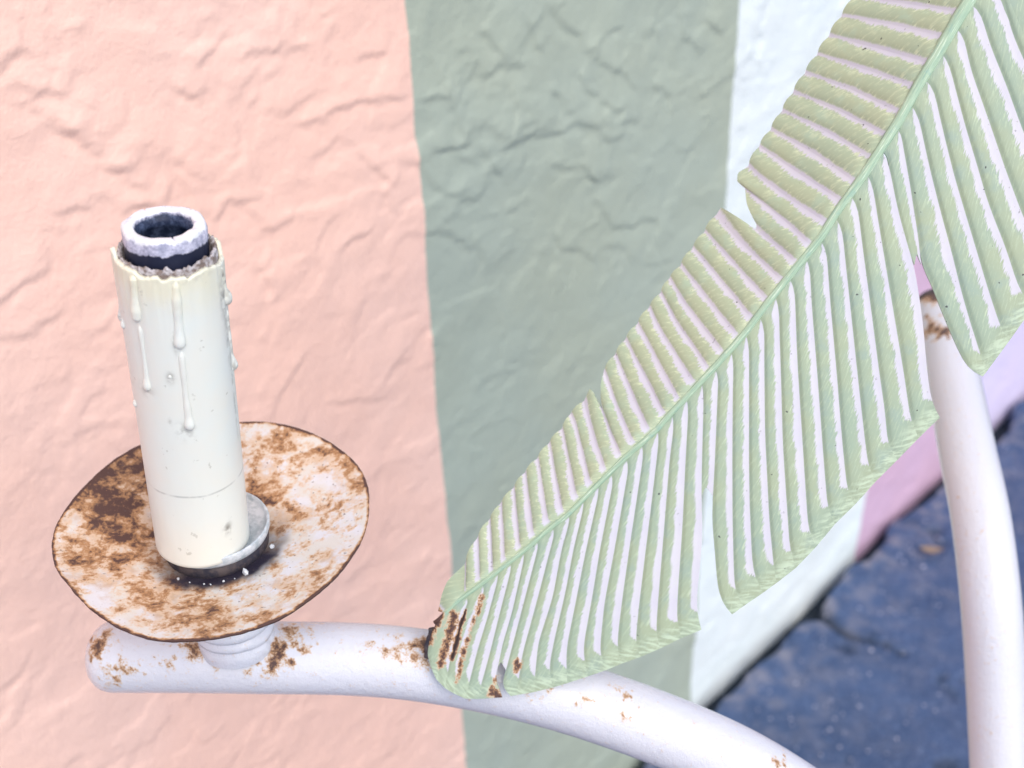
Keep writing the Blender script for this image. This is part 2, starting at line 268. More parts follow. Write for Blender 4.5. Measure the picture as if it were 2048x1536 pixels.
# ------------------------------------------------------------------ material helper
class NT:
    def __init__(s, name):
        s.m = bpy.data.materials.new(name); s.m.use_nodes = True
        s.t = s.m.node_tree; s.bsdf = s.t.nodes['Principled BSDF']
    def n(s, typ, **kw):
        nd = s.t.nodes.new(typ)
        for k, v in kw.items(): setattr(nd, k, v)
        return nd
    def put(s, sock, v):
        if hasattr(v, 'node'): s.t.links.new(v, sock)
        elif isinstance(v, (tuple, list)): sock.default_value = tuple(v) + ((1,) if len(v) == 3 and len(sock.default_value) == 4 else ())
        else: sock.default_value = v
    def math(s, op, a, b=0.0, c=0.0, clamp=False):
        nd = s.n('ShaderNodeMath', operation=op, use_clamp=clamp)
        s.put(nd.inputs[0], a); s.put(nd.inputs[1], b)
        if op in ('MULTIPLY_ADD',): s.put(nd.inputs[2], c)
        return nd.outputs[0]
    def noise(s, vec, scale, detail=4, rough=0.55, dist=0.0):
        nd = s.n('ShaderNodeTexNoise')
        s.put(nd.inputs['Vector'], vec); nd.inputs['Scale'].default_value = scale
        nd.inputs['Detail'].default_value = detail; nd.inputs['Roughness'].default_value = rough
        nd.inputs['Distortion'].default_value = dist
        return nd.outputs[0]
    def voro(s, vec, scale, feature='F1'):
        nd = s.n('ShaderNodeTexVoronoi', feature=feature)
        s.put(nd.inputs['Vector'], vec); nd.inputs['Scale'].default_value = scale
        return nd.outputs['Distance']
    def rng(s, v, a, b, lo=0.0, hi=1.0, smooth=True):
        nd = s.n('ShaderNodeMapRange', interpolation_type='SMOOTHSTEP' if smooth else 'LINEAR')
        s.put(nd.inputs[0], v)
        for k, x in zip((1, 2, 3, 4), (a, b, lo, hi)): s.put(nd.inputs[k], x)
        return nd.outputs[0]
    def mix(s, f, a, b):
        nd = s.n('ShaderNodeMix', data_type='RGBA')
        s.put(nd.inputs[0], f); s.put(nd.inputs[6], a); s.put(nd.inputs[7], b)
        return nd.outputs[2]
    def obj(s): return s.n('ShaderNodeTexCoord').outputs['Object']
    def attr(s, name): return s.n('ShaderNodeAttribute', attribute_name=name).outputs['Fac']
    def uv(s, name): return s.n('ShaderNodeUVMap', uv_map=name).outputs[0]
    def sep(s, v):
        nd = s.n('ShaderNodeSeparateXYZ'); s.put(nd.inputs[0], v); return nd.outputs
    def comb(s, x, y, z=0.0):
        nd = s.n('ShaderNodeCombineXYZ')
        for k, v in enumerate((x, y, z)): s.put(nd.inputs[k], v)
        return nd.outputs[0]
    def bump(s, h, strength, dist, nrm=None):
        nd = s.n('ShaderNodeBump'); s.put(nd.inputs['Height'], h)
        nd.inputs['Strength'].default_value = strength; nd.inputs['Distance'].default_value = dist
        if nrm is not None: s.put(nd.inputs['Normal'], nrm)
        return nd.outputs[0]
    def out(s, col, rough, nrm=None, **kw):
        s.put(s.bsdf.inputs['Base Color'], col); s.put(s.bsdf.inputs['Roughness'], rough)
        if nrm is not None: s.put(s.bsdf.inputs['Normal'], nrm)
        for k, v in kw.items(): s.put(s.bsdf.inputs[k.replace('_', ' ')], v)
        return s.m

def stucco_mat(name, col, var):
    s = NT(name); o = s.obj()
    n1 = s.noise(o, 7, 3); n2 = s.noise(o, 420, 3)
    c = s.mix(s.rng(n1, .35, .65), col, var)
    b = s.bump(n2, .4, .0008); b = s.bump(s.noise(o, 110, 4, .65), .5, .0016, b)
    return s.out(c, s.rng(n1, .3, .7, .55, .7), b)

PINK = stucco_mat('pink_paint', (.94, .615, .505), (.93, .63, .53))
GREEN = stucco_mat('sage_paint', (.42, .475, .385), (.40, .465, .395))
PALE = stucco_mat('pale_blue_paint', (.80, .865, .87), (.79, .875, .89))
LILAC = stucco_mat('lilac_paint', (.68, .46, .60), (.66, .46, .62))
LAVENDER = stucco_mat('lavender_paint', (.74, .66, .88), (.72, .66, .90))

def concrete_mat():
    s = NT('wall_render'); o = s.obj()
    return s.out(s.mix(s.noise(o, 30), (.4, .38, .36), (.5, .48, .46)), .85)
CONC = concrete_mat()

def ground_mat():
    s = NT('asphalt'); o = s.obj()
    a = s.attr('edge')
    n1 = s.noise(o, 14, 4); n2 = s.noise(o, 180, 3); n3 = s.voro(o, 300)
    c = s.mix(s.rng(n1, .35, .65), (.030, .060, .142), (.045, .084, .188))
    c = s.mix(s.rng(n2, .50, .75), c, (.10, .15, .27))
    c = s.mix(s.rng(n3, .32, .12, 0, .55), c, (.20, .24, .36))
    dust = s.math('MULTIPLY', a, s.rng(s.noise(o, 40, 6), .42, .66), clamp=True)
    c = s.mix(dust, c, (.22, .22, .27))
    c = s.mix(s.attr('crack'), c, (.012, .02, .035))
    return s.out(c, s.rng(n2, .3, .7, .55, .8), s.bump(n3, .6, .002, s.bump(n2, .5, .003)))
GROUND = ground_mat()

def soil_mat():
    s = NT('damp_soil'); o = s.obj()
    return s.out(s.mix(s.noise(o, 60), (.012, .022, .035), (.035, .045, .06)), .9, s.bump(s.noise(o, 200), .6, .004))
SOIL = soil_mat()

def stone_mat():
    s = NT('grit'); o = s.obj()
    return s.out(s.mix(s.rng(s.noise(o, 25, 2), .4, .6), (.16, .20, .32), (.46, .46, .56)), .5)
STONE = stone_mat()

def rust_layers(s, base, rust, o, nscale, amt, fine=.6):
    nb = s.noise(o, nscale, 8, .65, .3)
    nf = s.noise(o, nscale * 4.5, 5, .65)
    f = s.math('MULTIPLY_ADD', s.math('SUBTRACT', nb, .5), amt, rust)
    f = s.math('MULTIPLY_ADD', s.math('SUBTRACT', nf, .5), amt * fine, f)
    c = s.mix(s.rng(f, .18, .42, 0, .9), base, (.66, .50, .36))
    c = s.mix(s.rng(f, .36, .58, 0, .92), c, (.40, .205, .085))
    c = s.mix(s.rng(f, .54, .82, 0, .95), c, (.075, .038, .036))
    return c, f

def white_metal(name):
    s = NT(name); o = s.obj()
    base = s.mix(s.rng(s.noise(o, 18, 3), .4, .65), (.73, .745, .82), (.715, .74, .83))
    c, f = rust_layers(s, base, s.attr('rust'), o, 420, 1.7)
    sp = s.rng(s.noise(o, 520, 2, .5), .70, .76, 0, .5)
    c = s.mix(s.math('MULTIPLY', sp, s.rng(s.noise(o, 40, 2), .5, .62)), c, (.45, .40, .38))
    b = s.bump(s.noise(o, 130, 4), .12, .0008); b = s.bump(s.noise(o, 45, 3), .10, .002, b); b = s.bump(f, .5, .0007, b)
    return s.out(c, s.rng(f, .2, .55, .22, .75), b, Coat_Weight=.4, Coat_Roughness=.12)
WHITE = white_metal('white_enamel')

def pan_mat():
    s = NT('rusty_enamel'); o = s.obj()
    base = s.mix(s.rng(s.noise(o, 90, 4), .42, .62), (.66, .64, .60), (.68, .69, .74))
    soft = s.math('MULTIPLY_ADD', s.math('SUBTRACT', s.noise(o, 95, 6, .6), .5), 1.5, s.attr('rust'))
    base = s.mix(s.rng(soft, .30, .66, 0, .9), base, (.52, .36, .23))
    c, f = rust_layers(s, base, s.attr('rust'), o, 150, 2.0, .32)
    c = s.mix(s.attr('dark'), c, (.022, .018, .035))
    sp = s.rng(s.noise(o, 650, 2, .5), .66, .74, 0, .7)
    c = s.mix(sp, c, (.12, .08, .07))
    return s.out(c, s.rng(f, .2, .6, .5, .85), s.bump(f, .35, .0006))
PAN = pan_mat()

def sleeve_mat():
    s = NT('wax_plastic'); o = s.obj(); x, y, z = s.sep(o)[:3]
    n1 = s.noise(o, 55, 4)
    c = s.mix(s.rng(n1, .35, .65), (.77, .81, .77), (.79, .80, .74))
    yel = s.math('MULTIPLY', s.rng(z, .088, .101), s.rng(n1, .2, .6))
    c = s.mix(yel, c, (.80, .78, .62))
    c = s.mix(s.math('MULTIPLY', s.rng(z, .05, .0), .4), c, (.79, .79, .72))
    # dirt line round the sleeve and small grimy marks
    zl = s.math('ABSOLUTE', s.math('SUBTRACT', s.math('MULTIPLY_ADD', s.noise(o, 70, 2), .0016, z), .0302))
    line = s.math('MULTIPLY', s.rng(zl, .00055, .0001), s.rng(s.noise(o, 120, 3), .38, .55, 0, .55))
    c = s.mix(line, c, (.36, .38, .36))
    c = s.mix(s.rng(s.noise(o, 300, 4, .6), .66, .72, 0, .5), c, (.42, .42, .36))
    d = s.attr('dirt')
    c = s.mix(s.math('MULTIPLY', d, s.rng(s.noise(o, 380, 4), .38, .58)), c, (.26, .25, .22))
    s.bsdf.inputs['Subsurface Weight'].default_value = .15
    s.bsdf.inputs['Subsurface Radius'].default_value = (.003, .0025, .002)
    s.bsdf.inputs['Subsurface Scale'].default_value = 1.0
    return s.out(c, .38, s.bump(s.noise(o, 90, 3), .15, .0006))
SLEEVE = sleeve_mat()

def socket_mat():
    s = NT('cracked_socket'); o = s.obj(); x, y, z = s.sep(o)[:3]
    n = s.noise(o, 420, 6, .7); nl = s.noise(o, 120, 3)
    zz = s.math('MULTIPLY_ADD', s.math('SUBTRACT', nl, .5), .004, z)
    zz = s.math('MULTIPLY_ADD', s.math('SUBTRACT', n, .5), .0025, zz)
    crack = s.rng(s.voro(o, 1150, 'DISTANCE_TO_EDGE'), .10, .02, 0, .30)
    grey = s.mix(crack, s.mix(s.rng(n, .38, .62), (.36, .37, .50), (.64, .64, .78)), (.16, .17, .28))
    c = s.mix(s.rng(zz, .1084, .1090), (.010, .014, .040), grey)
    c = s.mix(s.rng(zz, .1117, .1124), c, s.mix(s.rng(n, .34, .50), (.62, .63, .75), (.80, .82, .86)))
    # bore: dark below a couple of millimetres
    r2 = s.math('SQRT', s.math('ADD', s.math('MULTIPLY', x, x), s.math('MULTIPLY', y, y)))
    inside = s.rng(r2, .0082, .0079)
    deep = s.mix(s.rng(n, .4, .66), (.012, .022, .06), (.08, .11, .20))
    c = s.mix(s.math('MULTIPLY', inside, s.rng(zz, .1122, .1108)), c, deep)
    return s.out(c, .6, s.bump(n, .25, .0004))
SOCKET = socket_mat()

def simple(name, ca, cb, scale, rough=.7, bs=.3, bd=.0006):
    s = NT(name); o = s.obj(); n = s.noise(o, scale, 6, .65)
    return s.out(s.mix(s.rng(n, .38, .62), ca, cb), rough, s.bump(n, bs, bd))
PAPER = simple('crumbling_paper', (.22, .17, .15), (.60, .57, .60), 500, .9, .8, .001)
CUPM = simple('cup_enamel', (.40, .46, .50), (.62, .66, .71), 260, .45)
CRUMB = simple('white_crumb', (.50, .53, .57), (.66, .69, .72), 600, .7)
DRY = simple('dry_leaf', (.24, .17, .13), (.36, .26, .19), 300, .8)
CAVITY = simple('burnt_steel', (.02, .02, .035), (.09, .07, .07), 200, .7)

def leaf_mat(side):
    s = NT('leaf_paint_' + side); o = s.obj()
    u, v, _ = s.sep(s.uv('uv'))[:3]
    mm = s.uv('mm'); um, vm, _ = s.sep(mm)[:3]
    em, w0, _ = s.sep(s.uv('par'))[:3]
    # brush fringe: fine teeth across the groove, slanted
    if side == 'right':
        tooth = s.comb(s.math('MULTIPLY', um, .22), s.math('MULTIPLY_ADD', um, .75, s.math('MULTIPLY', vm, 2.0)))
    else:
        tooth = s.comb(s.math('MULTIPLY', um, .20), s.math('MULTIPLY_ADD', um, .2, s.math('MULTIPLY', vm, 2.1)))
    seed = s.comb(0.0, 0.0, s.math('MULTIPLY', w0, 37.0))
    va = s.n('ShaderNodeVectorMath', operation='ADD'); s.put(va.inputs[0], tooth); s.put(va.inputs[1], seed)
    t1 = s.noise(va.outputs[0], 1.0, 3, .6)
    slow = s.comb(s.math('MULTIPLY', um, .05), s.math('MULTIPLY', vm, .13), s.math('MULTIPLY', w0, 91.0))
    t2 = s.noise(slow, 1.0, 2, .5)
    fringe = s.math('ADD', s.math('MULTIPLY', s.math('SUBTRACT', t1, .5), .52), s.math('MULTIPLY', s.math('SUBTRACT', t2, .5), .34))
    if side == 'right':
        edge = s.math('ADD', w0, s.rng(vm, 4.5, 0.0, 0, .34))
        edge = s.math('ADD', edge, s.rng(em, 9.0, 3.0, 0, .62))
        x = s.math('ADD', s.math('SUBTRACT', u, edge), fringe)
        white = s.rng(x, -.02, .05)
        lo = s.rng(x, -.30, .0)
    else:
        edge = s.math('ADD', w0, s.rng(em, 22.0, 0.0, 0, .12))
        x = s.math('ADD', s.math('SUBTRACT', u, edge), fringe)
        wa = s.rng(x, -.02, .06)
        x2 = s.math('SUBTRACT', s.math('MULTIPLY_ADD', fringe, .28, .15), u)
        wb = s.rng(x2, -.03, .07)
        white = s.math('MAXIMUM', wa, wb)
        lo = s.math('MAXIMUM', s.rng(x, -.26, .0), s.rng(x2, -.22, .02))
    white = s.math('MULTIPLY', white, s.rng(vm, .6, 1.6))
    # greens
    n1 = s.noise(o, 45, 4); n2 = s.noise(o, 130, 4)
    if side == 'right':
        g = s.mix(s.rng(n1, .36, .64), (.305, .40, .305), (.345, .415, .285))
        g = s.mix(s.rng(n2, .5, .7, 0, .6), g, (.285, .385, .335))
        pale = (.47, .57, .40)
    else:
        g = s.mix(s.rng(n1, .36, .64), (.375, .465, .325), (.415, .485, .325))  # dry-brush yellow plus light bounced off the wall, both put into this green
        g = s.mix(s.rng(n2, .5, .7, 0, .6), g, (.39, .53, .40))
        pale = (.60, .67, .46)
    dash = s.noise(s.comb(s.math('MULTIPLY', um, .32), s.math('MULTIPLY_ADD', um, .55, s.math('MULTIPLY', vm, .95)), s.math('MULTIPLY', w0, 13.0)), 1.0, 5, .7)
    d = s.math('MULTIPLY', s.rng(dash, .51, .63), s.rng(lo, 0, 1, .40, 1.0))
    g = s.mix(d, g, pale)
    if side == 'right':
        bs = s.noise(s.comb(s.math('MULTIPLY_ADD', um, .5, s.math('MULTIPLY', em, .9)), s.math('MULTIPLY', um, .18), s.math('MULTIPLY', w0, 97.0)), 1.0, 4, .6)
        g = s.mix(s.math('MULTIPLY', s.rng(em, 7.0, 2.0), s.rng(bs, .42, .62, 0, .85)), g, (.52, .64, .48))
    wc = s.mix(s.rng(s.noise(o, 60, 3), .4, .65), (.60, .595, .66), (.57, .565, .65))
    speck = s.math('MULTIPLY', s.rng(s.noise(o, 800, 2, .5), .67, .73, 0, .8), s.rng(s.noise(o, 50, 2), .45, .6))
    wc = s.mix(speck, wc, (.30, .30, .34))
    smear = s.rng(s.noise(s.comb(s.math('MULTIPLY', um, .5), s.math('MULTIPLY_ADD', um, .7, s.math('MULTIPLY', vm, 1.1)), s.math('MULTIPLY', w0, 53.0)), 1.0, 5, .7), .55, .70, 0, .55)
    wc = s.mix(smear, wc, (.58, .66, .54))
    c = s.mix(white, g, wc)
    c = s.mix(s.rng(s.noise(o, 520, 1, .4), .79, .80, 0, .9), c, (.04, .04, .05))
    c2, f = rust_layers(s, c, s.math('MULTIPLY', s.attr('rust'), .85), o, 420, 2.2)
    c = s.mix(s.rng(s.attr('rust'), .08, .40), c, c2)
    c = s.mix(s.rng(s.attr('rust'), 1.0, 1.3), c, (.03, .015, .012))
    return s.out(c, .55, s.bump(white, .18, .0003, s.bump(t1, .25, .0003)))
LEAF_R = leaf_mat('right'); LEAF_L = leaf_mat('left')

def midrib_mat():
    s = NT('midrib_paint'); o = s.obj()
    x, y, z = s.sep(s.uv('mm'))[:3]
    st = s.noise(s.comb(s.math('MULTIPLY', x, 2.4), s.math('MULTIPLY', y, .10)), 1.0, 5, .65)
    c = s.mix(s.rng(st, .36, .64), (.34, .49, .36), (.45, .60, .43))
    c = s.mix(s.rng(st, .57, .64, 0, .9), c, (.66, .78, .64))
    c = s.mix(s.rng(st, .42, .36, 0, .7), c, (.25, .42, .33))
    c = s.mix(s.rng(s.noise(o, 300, 4), .58, .68, 0, .45), c, (.28, .46, .40))
    c2, f = rust_layers(s, c, s.attr('rust'), o, 420, 1.1)
    c = s.mix(s.rng(s.attr('rust'), .12, .30), c, c2)
    return s.out(c, .5, s.bump(st, .4, .0004))
MIDRIB = midrib_mat()

# ------------------------------------------------------------------ wall: five painted bands of trowelled stucco over a core
Dn = np.array([.70556, .70865, 0]); Nn = np.array([.70865, -.70556, 0]); WD = .5

def relief(S, Z):
    """trowel relief in metres, S,Z arrays"""
    H = .0030 * fbm(S * 9, Z * 9, 3, 3) + .0016 * fbm(S * 38, Z * 38, 9, 4)
    for fq, A, sd in ((17, .0011, 101), (29, .0012, 111), (47, .0011, 121), (74, .0007, 131)):
        wx = .35 * fbm(S * fq * 1.7, Z * fq * 1.7, sd + 1, 2); wz = .35 * fbm(S * fq * 1.7, Z * fq * 1.7, sd + 2, 2)
        nz = fbm(S * fq * .8 + wx, Z * fq + wz, sd, 3)
        H = H + A * sstep(-.15, .25, fbm(S * fq * .5, Z * fq * .5, sd + 3, 2)) * sstep(-.028, .028, nz) * (.7 + .6 * nz)
    r2 = np.random.default_rng(21)
    strokes = [(l, .0011) for l in STROKES]
    for k in range(330):
        s0 = r2.uniform(.0, 1.9); z0 = r2.uniform(-.02, 1.02); a = r2.uniform(-.9, .9) + (math.pi if r2.random() < .25 else 0)
        L = r2.uniform(.005, .022); c = r2.uniform(-.7, .7)
        pts = [(s0 + t * L * math.cos(a) - c * t * t * L * math.sin(a), z0 + t * L * math.sin(a) + c * t * t * L * math.cos(a)) for t in (-1, -.4, .4, 1)]
        strokes.append((pts, r2.uniform(.0003, .0010)))
    WS = .018 * fbm(S * 46, Z * 46, 51, 4); WZ = .018 * fbm(S * 46, Z * 46, 52, 4)
    X = np.zeros_like(H)
    for pts, A in strokes:
        pts = np.array(pts); lo = pts.min(0) - .04; hi = pts.max(0) + .04
        M = (S > lo[0]) & (S < hi[0]) & (Z > lo[1]) & (Z < hi[1])
        if not M.any(): continue
        s = S[M]; z = Z[M]
        s, z = s + WS[M], z + WZ[M]
        best = np.zeros(len(s)); tot = len(pts) - 1
        for q in range(tot):
            p0, p1 = pts[q], pts[q + 1]; d = p1 - p0; L = np.hypot(*d); d = d / L
            nn = np.array([-d[1], d[0]])
            if nn[1] < 0: nn = -nn
            a = (s - p0[0]) * d[0] + (z - p0[1]) * d[1]
            b = (s - p0[0]) * nn[0] + (z - p0[1]) * nn[1]
            e = np.maximum(np.maximum(-a, a - L), 0)
            fade = np.exp(-(e / .005) ** 2)
            up = np.where(b > 0, np.exp(-(b / .012) ** 1.2), np.clip(1 + b / .0028, 0, 1) - .35 * np.exp(-((b + .004) / .003) ** 2))
            hh = up * fade
            best = np.where(np.abs(hh) > np.abs(best), hh, best)
        X[M] = X[M] + A * best
    return H + X

wall = empty('stucco_wall', tuple(-Nn * WD))
tag(wall, 'rough stucco wall painted in broad upright bands of pink, sage, pale blue and lilac', 'wall')
zs = np.r_[np.linspace(-.03, 1.02, 620), np.linspace(1.05, 2.4, 28)]
def band(name, a, b, mat, label, dense):
    ss = dense
    t = (ss - a) / (b - a)
    T, Zg = np.meshgrid(t, zs, indexing='ij')
    wa = .0045 * fbm(Zg * 26, Zg * 0 + a * 50, 31, 5) if a > 0 else 0
    wb = .0045 * fbm(Zg * 26, Zg * 0 + b * 50, 31, 5)
    Sg = (a + wa) * (1 - T) + (b + wb) * T
    H = relief(Sg, Zg)
    V = Sg[..., None] * Dn + H[..., None] * Nn
    V[..., 2] = Zg
    o = grid_mesh(name, V.reshape(-1, 3), len(ss), len(zs), mat, wall)
    o['label'] = label
    return o
band('painted_band', -.9, .433, PINK, 'salmon pink painted band at the left', np.r_[np.linspace(-.9, .06, 20), np.linspace(.07, .433, 230)])
band('painted_band', .433, .744, GREEN, 'sage green painted band', np.linspace(.433, .744, 190))
band('painted_band', .744, 1.072, PALE, 'pale icy blue painted band', np.linspace(.744, 1.072, 150))
band('painted_band', 1.072, 1.345, LILAC, 'lilac pink painted band', np.linspace(1.072, 1.345, 70))
band('painted_band', 1.345, 4.2, LAVENDER, 'pale lavender painted band at the far right', np.r_[np.linspace(1.345, 1.8, 90), np.linspace(1.85, 4.2, 40)])
cv = []
for s_ in (-.9, 4.2):
    for q_ in (-.012, -.2):
        for z_ in (-.2, 2.395):
            p = s_ * Dn + q_ * Nn; cv.append((p[0], p[1], z_))
mesh_obj('wall_core', cv, [(0, 1, 3, 2), (4, 6, 7, 5), (0, 2, 6, 4), (1, 5, 7, 3), (0, 4, 5, 1), (2, 3, 7, 6)], CONC, wall, smooth=False)

# ------------------------------------------------------------------ ground
gs = np.r_[np.linspace(-25, -.5, 30), np.linspace(-.4, .45, 30), np.linspace(.46, 2.3, 370), np.linspace(2.4, 25, 40)]
gq = np.r_[np.linspace(0, 1, 13) ** 1.3 * .04, np.linspace(.044, .62, 110), np.linspace(.66, 1.5, 16), np.linspace(2, 30, 24)]
T_, Q_ = np.meshgrid(gs, gq, indexing='ij')
edge = .016 + .034 * (fbm(gs * 15, gs * 0, 77, 5) + .08) + .012 * np.exp(-((gs - .937) / .012) ** 2)
edge = np.clip(edge, .004, .05)
Qg = Q_ + edge[:, None] * np.exp(-Q_ / .12)
Hg = .006 * fbm(T_ * 14, Qg * 14, 41, 4) + .0025 * fbm(T_ * 70, Qg * 70, 42, 3)
lip = np.exp(-((Q_ - .012) / .02) ** 2)
Hg = Hg + .006 * lip * (fbm(T_ * 20, Qg * 3, 44, 2) + .35)
# crack that leaves the wall joint and runs out into the paving
ck = np.array([(.935, .0), (.9485, .027), (.944, .045), (.9405, .07), (.955, .11), (.95, .17)])
dmin = np.full(T_.shape, 9.0)
for p0, p1 in zip(ck[:-1], ck[1:]):
    d = p1 - p0; L2 = d.dot(d)
    t = np.clip(((T_ - p0[0]) * d[0] + (Qg - p0[1]) * d[1]) / L2, 0, 1)
    dmin = np.minimum(dmin, np.hypot(T_ - p0[0] - t * d[0], Qg - p0[1] - t * d[1]))
cw = np.clip(1 - Qg / .14, 0, 1) ** 1.5 * .010 + 1e-4
crack = np.exp(-(dmin / cw) ** 2) * (Qg < .17)
pits = sstep(.16, .27, fbm(T_ * 26, Qg * 26, 55, 3)) * (Q_ < .35)  # pits near the wall, their blotchy shade also mixed into the colour
Hg = Hg - .012 * crack - .006 * pits
first = (np.arange(len(gq)) == 0)[None, :]
Hg = np.where(first, -.05, Hg)
V = T_[..., None] * Dn + (Qg[..., None] - WD) * Nn
V[..., 2] = np.where(Q_ > 1.2, np.minimum(Hg, 0), Hg)
dust = np.exp(-np.clip(Q_ - .0, 0, None) / .035) * .9 + .22 * np.exp(-((Q_ - .1) / .12) ** 2)
g = grid_mesh('ground', V.reshape(-1, 3), len(gs), len(gq), GROUND,
              attrs={'edge': dust.ravel(), 'crack': np.clip(crack + .55 * pits, 0, 1).ravel()})
tag(g, kind='structure')
sv = [s_ * Dn + (q_ - WD) * Nn + np.array([0, 0, -.028]) for s_ in np.linspace(-3, 5, 60) for q_ in (-.02, .12)]
tag(grid_mesh('soil', sv, 60, 2, SOIL), kind='structure')

# grit on the paving
ico = []
ph = (1 + 5 ** .5) / 2
for a in (-1, 1):
    for b in (-ph, ph): ico += [(0, a, b), (a, b, 0), (b, 0, a)]
ico = np.array(ico) / math.hypot(1, ph)
IF = []
for i in range(12):
    for j in range(i + 1, 12):
        for k in range(j + 1, 12):
            if max(np.linalg.norm(ico[i] - ico[j]), np.linalg.norm(ico[j] - ico[k]), np.linalg.norm(ico[i] - ico[k])) < 1.1:
                n_ = np.cross(ico[j] - ico[i], ico[k] - ico[i])
                IF.append((i, j, k) if n_.dot(ico[i]) > 0 else (i, k, j))
GV, GF = [], []
for k in range(2600):
    s_ = rng.uniform(.5, 2.2); q_ = rng.uniform(.03, .6)
    r_ = rng.uniform(.0007, .0018) if k % 12 else rng.uniform(.0016, .0032)
    p = s_ * Dn + (q_ - WD) * Nn
    h = .006 * fbm(s_ * 14, q_ * 14, 41, 4) + .001
    v = ico * r_ * rng.uniform(.6, 1.2, (12, 1)) * np.array([1, 1, .7]) + np.array([p[0], p[1], h])
    GF += [tuple(np.array(f) + len(GV)) for f in IF]; GV += v.tolist()
tag(mesh_obj('grit', GV, GF, STONE, smooth=False), kind='stuff')

# dry leaf on the paving
LV, a_ = [], np.linspace(0, 1, 15)
for t in a_:
    w = .0052 * math.sin(math.pi * min(1, t * .97 + .03)) ** .8
    for k in (-1, -.5, 0, .5, 1):
        LV.append((t * .026 - .013, k * w, .003 + .0035 * k * k + .003 * (2 * t - 1) ** 2))
n_ = len(LV)
LV2 = LV + [(x, y, z - .0006) for x, y, z in LV]
LF = []
for i in range(14):
    for j in range(4):
        q = [i * 5 + j, (i + 1) * 5 + j, (i + 1) * 5 + j + 1, i * 5 + j + 1]
        LF.append(q); LF.append([x + n_ for x in q[::-1]])
for i in range(14):
    LF.append([i * 5, i * 5 + n_, (i + 1) * 5 + n_, (i + 1) * 5]); LF.append([i * 5 + 4, (i + 1) * 5 + 4, (i + 1) * 5 + 4 + n_, i * 5 + 4 + n_])
fl = mesh_obj('fallen_leaf', LV2, LF, DRY)
p = 1.115 * Dn + (.0716 - WD) * Nn
fl.location = (p[0], p[1], .003); fl.rotation_euler = (.1, .05, R(-8))
tag(fl, 'small curled tan leaf lying on the dark blue paving near the lilac wall', 'leaf')

# ------------------------------------------------------------------ candelabra: trunk and arms
ROOT = np.array([.19, .243, 0])
cand = empty('candelabra', tuple(ROOT))
tag(cand, 'white painted metal candelabra with one candle, rusty drip pan and a big green palm leaf', 'candelabra')
RAD = .01245

def blobs(V, B):
    a = np.zeros(len(V))
    cp = np.array([0, 0, CAMZ])
    r5 = np.random.default_rng(5)
    B2 = [(x, y, z, r * .85, s * .9) for x, y, z, r, s in B]
    for x, y, z, r, s in B:
        for q in range(5):
            B2.append((x + r5.normal() * r * 1.5, y, z + r5.normal() * r * 1.3, r * r5.uniform(.15, .45), s * r5.uniform(.4, .95)))
    for x, y, z, r, s in B2:
        q = np.array([x, y, z]) - cp; q /= np.linalg.norm(q)
        w = V - cp; al = w @ q; pe = np.linalg.norm(w - al[:, None] * q, axis=1)
        x, y, z = V[np.argmin(pe * 3 + al)]
        d2 = ((V - np.array([x, y, z])) ** 2).sum(1)
        a = np.maximum(a, s * np.exp(-d2 / (1.4 * r) ** 2))
    return a

armP = [(-.1512, .3101, .6892), (-.0978, .3087, .6872), (-.0427, .3064, .6839), (.0091, .2996, .6739), (.0605, .2881, .6568),
        (.0945, .2766, .6398), (.130, .262, .613), (.165, .249, .570), (.185, .244, .515), (.19, .243, .45)]
STEMB = [(x, y, z, q * 1.15, a) for x, y, z, q, a in STEMB]
STEMB.append((.2248, .5580, .676, .0075, 1.7))
def arm(P, B, capend):
    n = 420
    C = catmull(P, n)
    L = np.r_[0, np.cumsum(np.linalg.norm(np.diff(C, axis=0), axis=1))]
    # denser rings in the rounded end
    C0 = C[0]; T0 = (C[1] - C[0]) / np.linalg.norm(C[1] - C[0])
    rad = np.full(n, RAD)
    if capend:
        t = np.clip(L / .011, 0, 1); rad = RAD * np.maximum(1 - (1 - t) ** 2.6, 0) ** .5
        tt = np.linspace(0, 1, 12)[:-1] ** 2
        k = int(np.searchsorted(L, .002))
        Cx = C0 + T0 * (tt * L[k])[:, None]
        rx = RAD * np.maximum(1 - (1 - tt * L[k] / .011) ** 2.6, 0) ** .5 + 1e-6
        C = np.vstack([Cx, C[k:]]); rad = np.r_[rx, rad[k:]]
    V = tube_verts(C, rad, 56)
    V = V + (.00022 * fbm(V[:, 0] * 120, V[:, 1] * 120 + V[:, 2] * 90, 61, 3))[:, None] * np.array([0, -.7, .7])
    return grid_mesh('arm', V - ROOT, 56, len(C), WHITE, cand, attrs={'rust': blobs(V, B)}, wrap=True)
a1 = arm(armP, ARMB, True)
a1['label'] = 'arm with a rounded rusty end, carrying the candle'
arm2P = [(.2248, .5600, .6636), (.2195, .5260, .6630), (.2136, .4968, .6625), (.2043, .4463, .6586), (.2012, .4125, .6477), (.2003, .3848, .6252),
         (.2021, .3622, .5882), (.2035, .335, .540), (.202, .305, .48), (.197, .272, .42), (.191, .248, .36), (.19, .243, .30)]
a2 = arm(arm2P, STEMB, False)
a2['label'] = 'arm bending away towards the wall behind the palm leaf'
